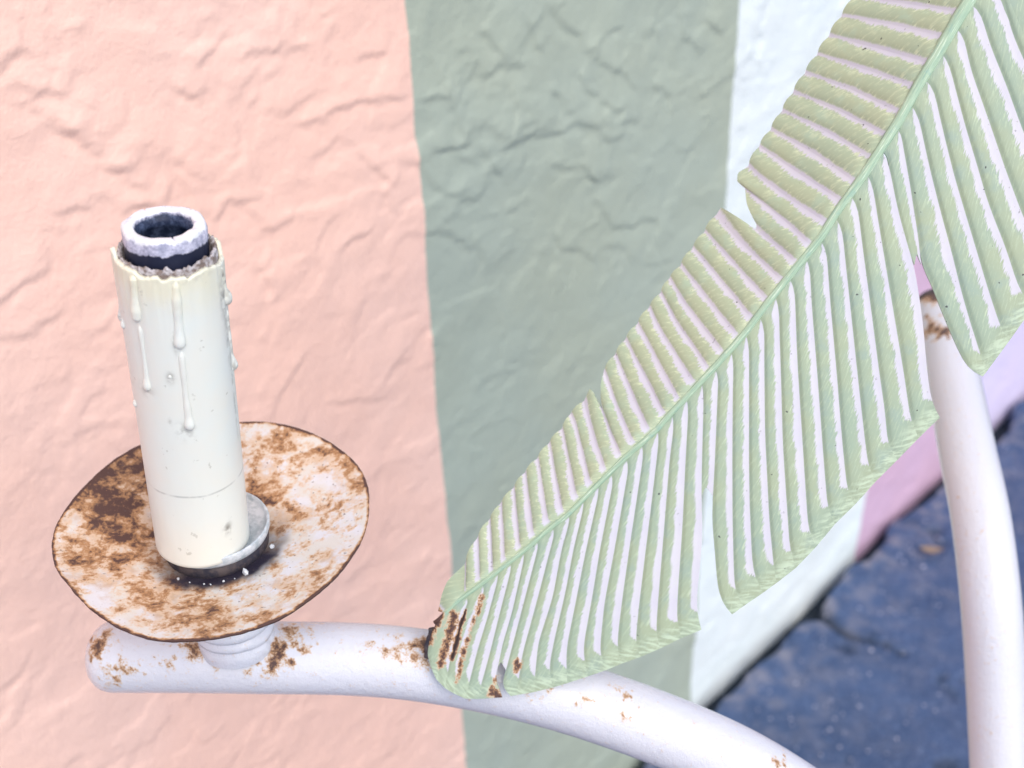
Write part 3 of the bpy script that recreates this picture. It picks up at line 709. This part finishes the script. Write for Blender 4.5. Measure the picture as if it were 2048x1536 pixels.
# dark open end of the far arm
e = lathe('arm_end_ring', [(0, -.004), (.0098, -.004), (.0104, .0008), (.0128, .0012), (.0130, -.0015), (.0118, -.004)], CAVITY, cand, 48)
d_ = Vector(np.array(arm2P[0]) - np.array(arm2P[1])).normalized()
e.location = Vector(np.array(arm2P[0]) - ROOT); e.rotation_euler = d_.to_track_quat('Z', 'Y').to_euler()
lathe('trunk', [(0, .012), (.017, .012), (.0165, .3), (.0155, .46), (.013, .51), (.004, .52), (0, .52)], WHITE, cand, 48)
lathe('base_plate', [(0, 0.002), (.11, .002), (.11, .008), (.104, .012), (.03, .018), (.018, .03), (0, .03)], WHITE, cand, 96)

# ------------------------------------------------------------------ collar between arm and pan
AX = np.array([-.0978, .3087, .6872])
prof = [(.0131, .0080), (.0131, .0100), (.0130, .0128), (.0120, .0138), (.0120, .0146), (.0134, .0154), (.0137, .0166), (.0132, .0178), (.0121, .0184),
        (.0121, .0190), (.0137, .0198), (.0140, .0210), (.0135, .0222), (.0120, .0230), (.0118, .0262), (.0100, .0290), (.0095, .0400), (.0105, .0475), (.0095, .0490), (.0001, .0490)]
def collar_bump(th, k):
    z = prof[k][1]
    a = max(0, 1 - abs((th - R(325) + math.pi) % (2 * math.pi) - math.pi) / .9)
    w = a * max(0, 1 - abs(z - .012) / .009)
    return (.0016 * w * (.4 + float(vnoise(th * 9, z * 700, 5))), 0)
col = lathe('collar', prof, WHITE, cand, 110, rfun=collar_bump)
col.location = Vector(AX - ROOT)

# ------------------------------------------------------------------ drip pan
PC = np.array([-.0994, .3150, .744])
rim_t = np.radians([t for t, r in RIM]); rim_r = np.array([r for t, r in RIM]) / 1000
nT, nR = 256, 90
th = np.linspace(-math.pi, math.pi, nT, endpoint=False)
rr = np.interp(th, np.r_[rim_t - 2 * math.pi, rim_t, rim_t + 2 * math.pi], np.r_[rim_r, rim_r, rim_r])
rr = rr + .0004 * fbm(th * 30, th * 0, 3, 3)
tt = np.linspace(0.02, 1, nR)
def pan_z(r): return -.0082 + .0082 * np.clip((r - .014) / .0385, 0, 1) ** 1.12
Tg, Rg_ = np.meshgrid(th, tt, indexing='ij')
rad = Rg_ * rr[:, None]
X = rad * np.cos(Tg); Y = rad * np.sin(Tg)
Zt = pan_z(Rg_ * .0525) + .0005 * fbm(X * 90, Y * 90, 8, 3)
# dent at the lower left of the rim
dent = np.exp(-((np.degrees(Tg) + 140) / 22) ** 2) * Rg_ ** 6
Zt = Zt + .0012 * dent
top = np.stack([X, Y, Zt], -1); bot = np.stack([X * .995, Y * .995, Zt - .0012], -1)[:, ::-1]
PV = np.concatenate([top, bot], 1)
def pan_rust(X, Y):
    x = X * 1000; y = Y * 1000
    f = .35 + .10 * fbm(x * .08, y * .08, 2, 3)
    f = f + .10 * sstep(10, -45, x) * sstep(-30, 20, y)
    pos = 0; neg = 0
    for bx, by, br, a in PANB:
        e = a * np.exp(-((x - bx) ** 2 + (y - by) ** 2) / (br * 1.2) ** 2)
        pos = np.maximum(pos, e); neg = np.minimum(neg, e)
    return np.clip(f + .46 * pos + .30 * neg, 0, .70)
ru = pan_rust(PV[..., 0], PV[..., 1])
rt = np.concatenate([Rg_, Rg_[:, ::-1]], 1)
ru = ru + .75 * sstep(.975, 1.0, rt) * (.5 + 1.2 * fbm(np.concatenate([Tg, Tg], 1) * 25, rt * 0, 12, 3) + .3)
ru[:, nR:] = np.clip(ru[:, nR:] - .3, 0, .5) + .5 * sstep(.97, 1.0, rt[:, nR:])
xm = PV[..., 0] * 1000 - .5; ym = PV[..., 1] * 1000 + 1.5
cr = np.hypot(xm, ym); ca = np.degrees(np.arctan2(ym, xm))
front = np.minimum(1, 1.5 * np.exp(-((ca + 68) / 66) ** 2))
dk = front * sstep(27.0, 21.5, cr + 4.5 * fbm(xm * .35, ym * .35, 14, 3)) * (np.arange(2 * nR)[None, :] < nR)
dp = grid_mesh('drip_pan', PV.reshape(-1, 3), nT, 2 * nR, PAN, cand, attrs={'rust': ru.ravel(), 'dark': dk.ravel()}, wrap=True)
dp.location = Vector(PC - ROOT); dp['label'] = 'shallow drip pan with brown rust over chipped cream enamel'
# washer + cup
cup = lathe('candle_cup', [(.0001, -.0044), (.0166, -.0044), (.0174, -.0037), (.0177, -.0026), (.0179, -.0004), (.0177, .0001), (.0172, .0000), (.0168, -.0010), (.0166, -.0022), (.0001, -.0022)], CUPM, cand, 110,
            rfun=lambda t, k: (.00018 * math.sin(5 * t + 1) if 2 < k < 7 else 0, .0003 * math.sin(3 * t) if 3 < k < 7 else 0))
cup.location = Vector(PC - ROOT) + Vector((.0008, -.0028, .0010))
was = lathe('washer', [(.0001, -.0090), (.0166, -.0090), (.0170, -.0060), (.0168, -.0034), (.0160, -.0030), (.0001, -.0030)], CAVITY, cand, 48)
was.location = Vector(PC - ROOT) + Vector((.0008, -.0028, 0))

# ------------------------------------------------------------------ candle
CB = np.array([-.1013, .3074, .7428])
axd = np.array([.0765, -.0018, .9971]); axd /= np.linalg.norm(axd)
e1 = np.cross(axd, [0, 1, 0]); e1 /= np.linalg.norm(e1); e2 = np.cross(axd, e1)
MC = Matrix((tuple(e1), tuple(e2), tuple(axd))).transposed().to_4x4(); MC.translation = Vector(CB - ROOT)
SR = .01475
RT = [(-165, 101.9), (-150, 104.5), (-120, 104), (-90, 105), (-60, 104.2), (-30, 104.6), (-5, 104), (14, 104), (18, 107.5), (26, 107.8), (30, 105.6), (38, 106), (47, 105.6), (61, 105.3), (73, 104.1), (83, 104.1), (90, 104.6), (96, 103.0), (99, 103.2), (104, 103.9), (119, 103.7), (123, 102.9), (127, 103.5), (140, 104.2), (158, 103.3), (170, 102.4), (185, 101.8)]
nth = 220; thd = np.linspace(-165, 195, nth, endpoint=False)
rim_h = np.interp(thd, [a for a, b in RT], [b for a, b in RT]) + .9 * fbm(thd * .35, thd * 0, 19, 3)
hh = np.r_[0, .35, 1.0, np.linspace(2, 96, 90) / 1.0, np.linspace(97, 100, 6)] / 100.0
rows = []
for hv in hh:
    z = hv * rim_h / 1000
    rb = SR * (1 if hv > .01 else (1 - .10 * (1 - hv / .01) ** 2))
    z0 = z * 1000
    flute = .00035 * sstep(78, 103, z0) * (vnoise(thd * .11, z0 * 0 + 1, 23) + .6 * vnoise(thd * .3, z0 * .02, 29) - .6)
    r = rb + flute + .00012 * fbm(thd * .08, z0 * .06, 27, 2)
    rows.append(np.stack([r * np.cos(np.radians(thd)), r * np.sin(np.radians(thd)), z], 1))
rin = SR - .0014
for k, hv in enumerate((1.0, .985, .95, .90)):
    z = hv * rim_h / 1000 + .0003 * (k == 0)
    r = rin + .0003 * (k == 0) + 0 * thd
    rows.append(np.stack([r * np.cos(np.radians(thd)), r * np.sin(np.radians(thd)), z], 1))
SV = np.stack(rows, 1)
bottom = SV[:, :1].copy(); bottom[..., :2] *= .02
SV = np.concatenate([bottom, SV], 1)
thf = np.repeat(thd[:, None], SV.shape[1], 1); zf = SV[..., 2] * 1000
def spot(t, z, rt_, rz): return np.exp(-((thf - t) / rt_) ** 2 - ((zf - z) / rz) ** 2)
dirt = np.clip(1.0 * spot(136, 13.7, 5, 2.0) + .9 * spot(91, 72.5, 4, 1.6) + .8 * spot(101, 84, 2.5, 3) + .8 * spot(170, 92, 7, 6) + .6 * spot(172, 78, 5, 9)
               + .5 * spot(174, 58, 3, 14) + .55 * spot(100, 54, 9, 2.5) + .5 * spot(60, 67, 9, 2) + .5 * spot(84, 57, 2, 1) + .35 * spot(120, 103, 30, 1.2), 0, 1)
sl_ = grid_mesh('candle_sleeve', SV.reshape(-1, 3), nth, SV.shape[1], SLEEVE, cand, attrs={'dirt': dirt.ravel()}, wrap=True)
sl_.matrix_local = MC
sl_['label'] = 'ivory white plastic candle sleeve with moulded wax drips'

def drip(pts, r0, rb, dd=0.0):
    P = np.array([(a, h) for a, h in pts], float)
    P = resample(np.c_[P[:, 0] * .25, P[:, 1]], 40); P[:, 0] *= 4
    n = len(P); t = np.linspace(0, 1, n)
    d = np.r_[0, np.cumsum(np.hypot(np.diff(P[:, 0]) * .25, np.diff(P[:, 1])))]; fe = d[-1] - d
    rad = r0 * (.85 + .15 * t) * (1 + .25 * (vnoise(t * 7 + P[0, 0], t * 0, 3) - .5))
    b = np.exp(-((fe - rb * 1.25) / (rb * 1.35)) ** 2)
    rad = rad + (rb - r0) * b
    rad = rad * np.sqrt(np.clip(fe / (rb * .9) + .002, 0, 1))
    rad = rad * np.clip(t * 9 + .25, 0, 1)
    C = []
    for k in range(n):
        a = math.radians(P[k, 0]); R_ = SR + (-.0005 + .12 * rad[k] / 1000)
        C.append((R_ * math.cos(a), R_ * math.sin(a), P[k, 1] / 1000))
    V = tube_verts(C, rad / 1000, 20)
    o = grid_mesh('wax_drip', V, 20, n, SLEEVE, sl_, wrap=True, attrs={'dirt': np.tile(np.clip(.55 - fe / 2.2, 0, .5) + dd * vnoise(t * 9, t * 0 + 2, 5), 20)})
    return o
drip([(64, 104.5), (62, 97), (60.5, 89.3)], 1.5, 1.8)
drip([(63, 89.5), (62.5, 77), (61.5, 66.4)], 1.0, 1.4)
drip([(109, 103.5), (107, 92), (105.5, 81.6)], 1.5, 1.8)
drip([(106, 82), (105, 66), (105.5, 53.8)], 1.1, 1.65)
drip([(172, 101.5), (179, 94), (184, 87.2)], 1.1, 2.0, 1.0)
drip([(180, 87.5), (180, 76), (185, 64.8)], .95, 1.8, .9)
drip([(22, 96), (27, 90), (30, 83.4)], .5, 1.2)
drip([(26, 64), (28, 60), (30, 56.6)], .3, 1.1)
drip([(92, 76.5), (91.5, 74), (90, 71.8)], .25, .7)
drip([(8, 104), (6, 94), (5, 82)], .9, 1.5)
drip([(-60, 104), (-62, 88), (-61, 70)], 1.0, 1.6)
drip([(-115, 104), (-113, 92), (-114, 78)], 1.0, 1.6)

pl_ = lathe('paper_liner', [(.0134, .088), (.0134, .1052), (.0132, .1062), (.0126, .1058), (.0121, .1050), (.0119, .088)], PAPER, cand, 180,
            rfun=lambda t, k: (.00025 * (float(vnoise(t * 14, k * 3.1, 8)) - .5), (.0019 * (float(vnoise(t * 9, 0, 4)) - .55) + .0010 * (float(vnoise(t * 30, k, 6)) - .5)) if 0 < k < 5 else 0))
pl_.matrix_local = MC
pl_['label'] = 'crumbling grey brown paper liner inside the sleeve'
sp = [(.0112, .085), (.0112, .1060), (.01125, .1085), (.0113, .1120), (.0110, .1128), (.0106, .1131), (.0094, .1130), (.0083, .1129), (.0079, .1125), (.00785, .1110), (.0072, .1106), (.00715, .1085), (.0078, .1080), (.0078, .0900), (.0001, .0895)]
def sock_f(t, k):
    oct_ = .00022 * math.cos(8 * t) if k in (2, 3, 4, 5) else 0
    z = .0006 * (float(vnoise(t * 3, k * .1, 71)) - .5) if 2 < k < 9 else 0
    rib = .00018 * (1 if math.sin(60 * t) > 0 else -1) if k in (1, 2, 3) and (t > 5.3 or t < 3.9 and t > 2.9) else 0
    cr_ = 0
    for a in (R(118), R(-50) % (2 * math.pi), R(238)):
        if abs((t - a + math.pi) % (2 * math.pi) - math.pi) < .02 and 3 < k < 9: cr_ = -.0005
    return (oct_ + rib, z + cr_)
sk = lathe('candle_socket', sp, SOCKET, cand, 240, rfun=sock_f)
MS = MC.copy(); MS.translation = MC.translation + Vector((-.0003, 0.0004, 0)); sk.matrix_local = MS
sk['label'] = 'cracked hollow socket tube, white on top and navy below'

# crumbs of white paint lying in the pan
def crumb(x, y, r, seed, stretch=1.0):
    r3 = np.random.default_rng(seed)
    v = ico * r * r3.uniform(.65, 1.2, (12, 1)) * np.array([1, .8, stretch])
    o = mesh_obj('paint_crumb', v, IF, CRUMB, smooth=False)
    z = float(pan_z(np.hypot(x, y) / 1000))
    o.location = (PC[0] + x / 1000, PC[1] + y / 1000, PC[2] + z + r * .62)
    o.rotation_euler = (r3.uniform(0, 1), r3.uniform(0, 1), r3.uniform(0, 6))
    return o
tag(crumb(12.8, -19.0, .0013, 2, 1.3), 'largest white paint crumb, standing against the front right of the candle cup', 'paint crumb', 'white crumbs round the candle cup')
tag(crumb(19.4, -6.6, .0009, 3, 1.2), 'white paint crumb at the right side of the candle cup', 'paint crumb', 'white crumbs round the candle cup')
tag(crumb(-8.4, -20.2, .0006, 9), 'white paint crumb at the left end of the dark ring before the candle cup', 'paint crumb', 'white crumbs round the candle cup')
for k, (x, y, r) in enumerate([(.3, -23.2, .00042), (2.4, -23.6, .00035), (6.3, -22.4, .00055), (9.6, -21.2, .0003), (-4.5, -22.0, .0003)]):
    tag(crumb(x, y, r, 20 + k), ['second of the tiny white crumbs from the left in front of the candle cup', 'third of the tiny white crumbs from the left in front of the candle cup', 'tiny white crumb just left of the largest crumb in front of the candle cup', 'tiny white crumb directly below the largest crumb at the candle cup', 'tiny white crumb between the leftmost crumb and the middle pair before the candle cup'][k], 'paint crumb', 'white crumbs round the candle cup')

# ------------------------------------------------------------------ palm leaf
LO = np.array([-.0289, .3002, .7085])
LX = np.array([.6693, .3130, .6739]); LX /= np.linalg.norm(LX)
LZ = np.array([-.0912, -.8654, .4927]); LZ -= LZ.dot(LX) * LX; LZ /= np.linalg.norm(LZ)
LY = np.cross(LZ, LX)
ML = Matrix((tuple(LX), tuple(LY), tuple(LZ))).transposed().to_4x4(); ML.translation = Vector(LO - ROOT)
MIDA = np.array(MID)
MIDA = np.vstack([MIDA, [(270, 1.8, 0), (285, 5.5, 0), (300, 9.5, 0), (315, 14, -.5), (332, 20, -2), (350, 27, -5), (375, 38, -12), (400, 50, -22)]])
# rest of the frond, above the picture, towards its stalk
for k in range(8):
    f = 1 - (k + 1) / 9.0
    base = np.array([MIDA[26 + min(k, 5)] if k < 6 else MIDA[31] + (k - 5) * np.array([6, 3, -1.5])])[0]
    dl = (np.array(LG[35][-1]) - np.array(LG[35][0])) * (.25 + .75 * f)
    dr = (np.array(RG[35][-1]) - np.array(RG[35][0])) * (.25 + .75 * f)
    off = np.array([.6, 1.6, 0])
    t0 = base
    LG.append([tuple(t0 + off), tuple(t0 + off + dl * .5), tuple(t0 + off + dl)])
    RG.append([tuple(t0 - off), tuple(t0 - off + dr * .5), tuple(t0 - off + dr)])

def leaf_rust(P):
    a = np.zeros(P.shape[:-1])
    for line, r0, s in LEAFR:
        r = r0
        l = resample(np.array(line), 24)
        for e_, q in enumerate(l):
            k_ = .55 + .9 * float(vnoise(e_ * .55, r * 10, 88)); r = r0 * k_
            d2 = (P[..., 0] - q[0]) ** 2 + (P[..., 1] - q[1]) ** 2
            a = np.maximum(a, s * np.exp(-d2 / (1.25 * r) ** 2))
    return a

# midrib
C = catmull(MIDA, 300)
wd = np.interp(C[:, 0], [0, 20, 60, 120, 180, 230, 262, 330, 400], [.6, .7, .8, .95, 1.2, 1.55, 1.9, 2.8, 3.0])
Tm = np.gradient(C, axis=0); Tm /= np.linalg.norm(Tm, axis=1)[:, None]
Sd = np.cross(Tm, [0, 0, 1]); Sd /= np.linalg.norm(Sd, axis=1)[:, None]
arc = np.r_[0, np.cumsum(np.linalg.norm(np.diff(C, axis=0), axis=1))]
prof_m = [(-1.15, -.9), (-1.05, .25), (-.75, .95), (-.45, 1.0), (-.2, 1.35), (.1, 1.3), (.3, .95), (.65, 1.0), (.95, .45), (1.15, -.9), (.6, -1.2), (-.6, -1.2)]
MV, muv = [], []
for a, b in prof_m:
    wob = .12 * fbm(arc * .25, arc * 0 + a * 3, 15, 3)
    P = C + Sd * (a * wd * (1 + wob))[:, None]
    P[:, 2] += b * np.minimum(.34 * wd + .35, 1.0) + .25 * wob
    MV.append(P); muv.append(np.stack([np.full(len(C), a) * wd, arc], 1))
MV = np.stack(MV); nm = len(prof_m)
I, J = np.meshgrid(np.arange(nm), np.arange(len(C) - 1), indexing='ij'); I2 = (I + 1) % nm; nc = len(C)
MF = np.stack([I * nc + J, I * nc + J + 1, I2 * nc + J + 1, I2 * nc + J], -1).reshape(-1, 4)
MFl = MF.tolist() + [[k * nc for k in range(nm)], [k * nc + nc - 1 for k in range(nm)][::-1]]
leaf = mesh_obj('palm_leaf', MV.reshape(-1, 3) / 1000, MFl, MIDRIB, cand, attrs={'rust': leaf_rust(MV).ravel()}, uvs={'mm': np.concatenate(muv)})
leaf.matrix_local = ML
leaf['label'] = 'embossed metal palm leaf, green ridges and white grooves, rusty at its lower tip'

NLn = np.array([0, math.sin(R(42)), math.cos(R(42))])
def leaflet(G0, G1, outl, side, idx, n_total, short=False):
    """one ribbed strip between two grooves; G: polylines from the midrib outwards"""
    nu, nv = 13, 30
    A = resample(G0, nv); B = resample(G1, nv)
    for _ in range(2):
        A[1:-1] = .25 * A[:-2] + .5 * A[1:-1] + .25 * A[2:]; B[1:-1] = .25 * B[:-2] + .5 * B[1:-1] + .25 * B[2:]
    us = np.array([0, .045, .09, .15, .22, .32, .44, .56, .66, .76, .86, .94, 1.0])
    v = np.linspace(0, 1, nv)
    P = A[None] * (1 - us[:, None, None]) + B[None] * us[:, None, None]
    end = np.vstack([[G0[-1]], np.array(outl).reshape(-1, 3), [G1[-1]]])
    d = np.r_[0, np.cumsum(np.linalg.norm(np.diff(end, axis=0), axis=1))]; d /= d[-1]
    E_ = np.stack([np.interp(us, d, end[:, k]) for k in range(3)], 1)
    lin = P[:, -1]
    P = P + (v ** 3)[None, :, None] * (E_ - lin)[:, None, :]
    wmm = np.linalg.norm(B - A, axis=1)
    seg = np.linalg.norm(np.diff(P, axis=1), axis=2)
    vm = np.concatenate([np.zeros((nu, 1)), np.cumsum(seg, 1)], 1)
    em = vm[:, -1:] - vm
    um = us[:, None] * wmm[None]
    N = np.array([0, 0, 1.0]) if side == 'right' else NLn
    if side == 'right':
        pr = sstep(0, .20, us) * (1 - .95 * sstep(.34, .85, us))
        amp = .068 * np.minimum(wmm, 9) * sstep(-2, 5, v * vm[5, -1])
        rel = pr[:, None] * amp[None] * sstep(.5, 7.0, em)
    else:
        pr = sstep(-.02, .36, us) * (1 - sstep(.54, 1.0, us))
        amp = .105 * np.minimum(wmm, 9) * sstep(-2, 4, v * vm[5, -1])
        rel = pr[:, None] * amp[None]
        along = (A[-1] - A[-2]); along /= np.linalg.norm(along)
        P = P + (v ** 4)[None, :, None] * (np.sin(math.pi * us) * .05 * wmm[-1])[:, None, None] * along
    rel = rel + .10 * fbm(P[..., 0] * .5, P[..., 1] * .5 + P[..., 2] * .5, 33, 2)
    top = P + rel[..., None] * N
    bot = P + (rel[..., None] * .9 - .9) * N
    rust = leaf_rust(P)
    V = [top.reshape(-1, 3), bot.reshape(-1, 3)]; F = []
    i, j = np.meshgrid(np.arange(nu - 1), np.arange(nv - 1), indexing='ij')
    q = np.stack([i * nv + j, (i + 1) * nv + j, (i + 1) * nv + j + 1, i * nv + j + 1], -1).reshape(-1, 4)
    if side == 'right': q = q[:, ::-1]
    F += q.tolist(); F += (q[:, ::-1] + nu * nv).tolist()
    uvv = np.stack(np.broadcast_arrays(us[:, None], v[None]), -1).reshape(-1, 2)
    mmv = np.stack([um, vm], -1).reshape(-1, 2)
    w0 = {'right': .50, 'left': .74}[side]
    r4 = np.random.default_rng(idx * 7 + (1 if side == 'right' else 0))
    f = idx / n_total
    if side == 'right': w0 = np.interp(f, [0, .25, .5, .75, 1], [.58, .55, .63, .69, .71]) + r4.uniform(-.05, .05)
    else: w0 = np.interp(f, [0, .3, .6, 1], [.66, .72, .80, .83]) + r4.uniform(-.03, .03)
    if idx == 0: w0 = 1.4
    if short: em = em + 12
    par = np.stack([em, np.full_like(em, w0)], -1).reshape(-1, 2)
    U = [uvv, uvv]; M_ = [mmv, mmv]; Pp = [par, par]; Rr = [rust.ravel(), rust.ravel()]
    base = 2 * nu * nv
    # edge walls with their own vertices, so that the sheet keeps a crisp cut edge
    loops = [[k * nv + nv - 1 for k in range(nu)], [k for k in range(nv)], [(nu - 1) * nv + k for k in range(nv)][::-1], [k * nv for k in range(nu)][::-1]]
    for lp in loops:
        lp = np.array(lp); n = len(lp)
        V += [V[0][lp], V[1][lp]]
        uu = uvv[lp].copy(); uu[:, 0] = .3
        U += [uu, uu]; M_ += [mmv[lp]] * 2; Pp += [par[lp]] * 2; Rr += [rust.ravel()[lp]] * 2
        for k in range(n - 1):
            f4 = [base + k, base + n + k, base + n + k + 1, base + k + 1]
            F.append(f4 if side == 'right' else f4[::-1])
        base += 2 * n
    o = mesh_obj('leaflet', np.concatenate(V) / 1000, F, LEAF_R if side == 'right' else LEAF_L, leaf,
                 attrs={'rust': np.concatenate(Rr)}, uvs={'uv': np.concatenate(U), 'mm': np.concatenate(M_), 'par': np.concatenate(Pp)})
    return o

def tuck(G):
    g0 = np.array(G[0]); j = np.argmin(np.linalg.norm(C[:, :2] - g0[:2], axis=1))
    return [tuple(g0 + .8 * (C[j] - g0) + np.array([0, 0, -.15]))] + list(G)
def wobble(G, k, sd):
    P = np.array(G, float)
    if len(P) < 4: P = np.vstack([resample(P, 7)])
    d = P[-1] - P[0]; n_ = np.array([-d[1], d[0], 0]); n_ /= np.linalg.norm(n_)
    t = np.linspace(0, 1, len(P))
    a = .45 * fbm(t * 5, t * 0 + k * 3.7, sd, 2) * np.sin(math.pi * t) ** .5
    return [tuple(p) for p in P + a[:, None] * n_]
LG = [tuck(wobble(G, k, 81)) for k, G in enumerate(LG)]; RG = [tuck(wobble(G, k, 82) if k not in (5, 6, 17, 18, 29, 30) else G) for k, G in enumerate(RG)]
# tip pieces first: a small strip closes the leaf below the first groove on each side
tipL = [(5.2, -.4, .7), (4.4, .6, -.2), (3.6, 1.6, -1.1)]
tipR = [(.3, -.4, 0), (-4.9, -2.1, 0), (-9.8, -5.1, 0), (-12.3, -8.7, 0), (-14.3, -12.6, 0)]
leaflet(tipL, LG[0], [(6.8, 2.5, -1.9), (13.5, 4.5, -3.7)], 'left', 0, len(LG))
for k in range(len(LG) - 1):
    leaflet(LG[k], LG[k + 1], LEND.get(k, []), 'left', k + 1, len(LG))
leaflet(tipR, RG[0], [], 'right', 0, len(RG))
for k in range(len(RG) - 1):
    G0, G1 = RG[k], RG[k + 1]
    ends = []
    if k == 5:
        G0 = G0[:5]; G1 = G1[:5]; ends = [tuple((np.array(G0[-1]) + np.array(G1[-1])) / 2 + np.array([1.6, 1.8, 0]))]
    elif k == 17:
        G0 = G0[:4]; G1 = G1[:5]; ends = [tuple((np.array(RG[17][3]) + np.array(RG[18][4])) / 2 + np.array([2.0, 2.2, 0]))]
    elif k == 29:
        G0 = G0[:5]; G1 = G1[:5]; ends = [tuple((np.array(RG[29][4]) + np.array(RG[30][4])) / 2 + np.array([2.4, 2.6, 0]))]
    leaflet(G0, G1, ends, 'right', k + 1, len(RG), k in (5, 17, 29))
# weld bead that fixes the leaf tip to the arm
wb = []
for k in range(9):
    t = k / 8
    wb.append((-2.5 - 9 * t + .6 * math.sin(9 * t), -.4 - 5.5 * t, -1.6))
wv = tube_verts(catmull(wb, 60), 1.0 + .5 * vnoise(np.linspace(0, 9, 60), np.zeros(60), 3), 14) / 1000
bead = grid_mesh('weld_bead', wv, 14, 60, CAVITY, cand, wrap=True)
bead.matrix_local = ML
bead['label'] = 'dark rusty weld between leaf tip and arm'
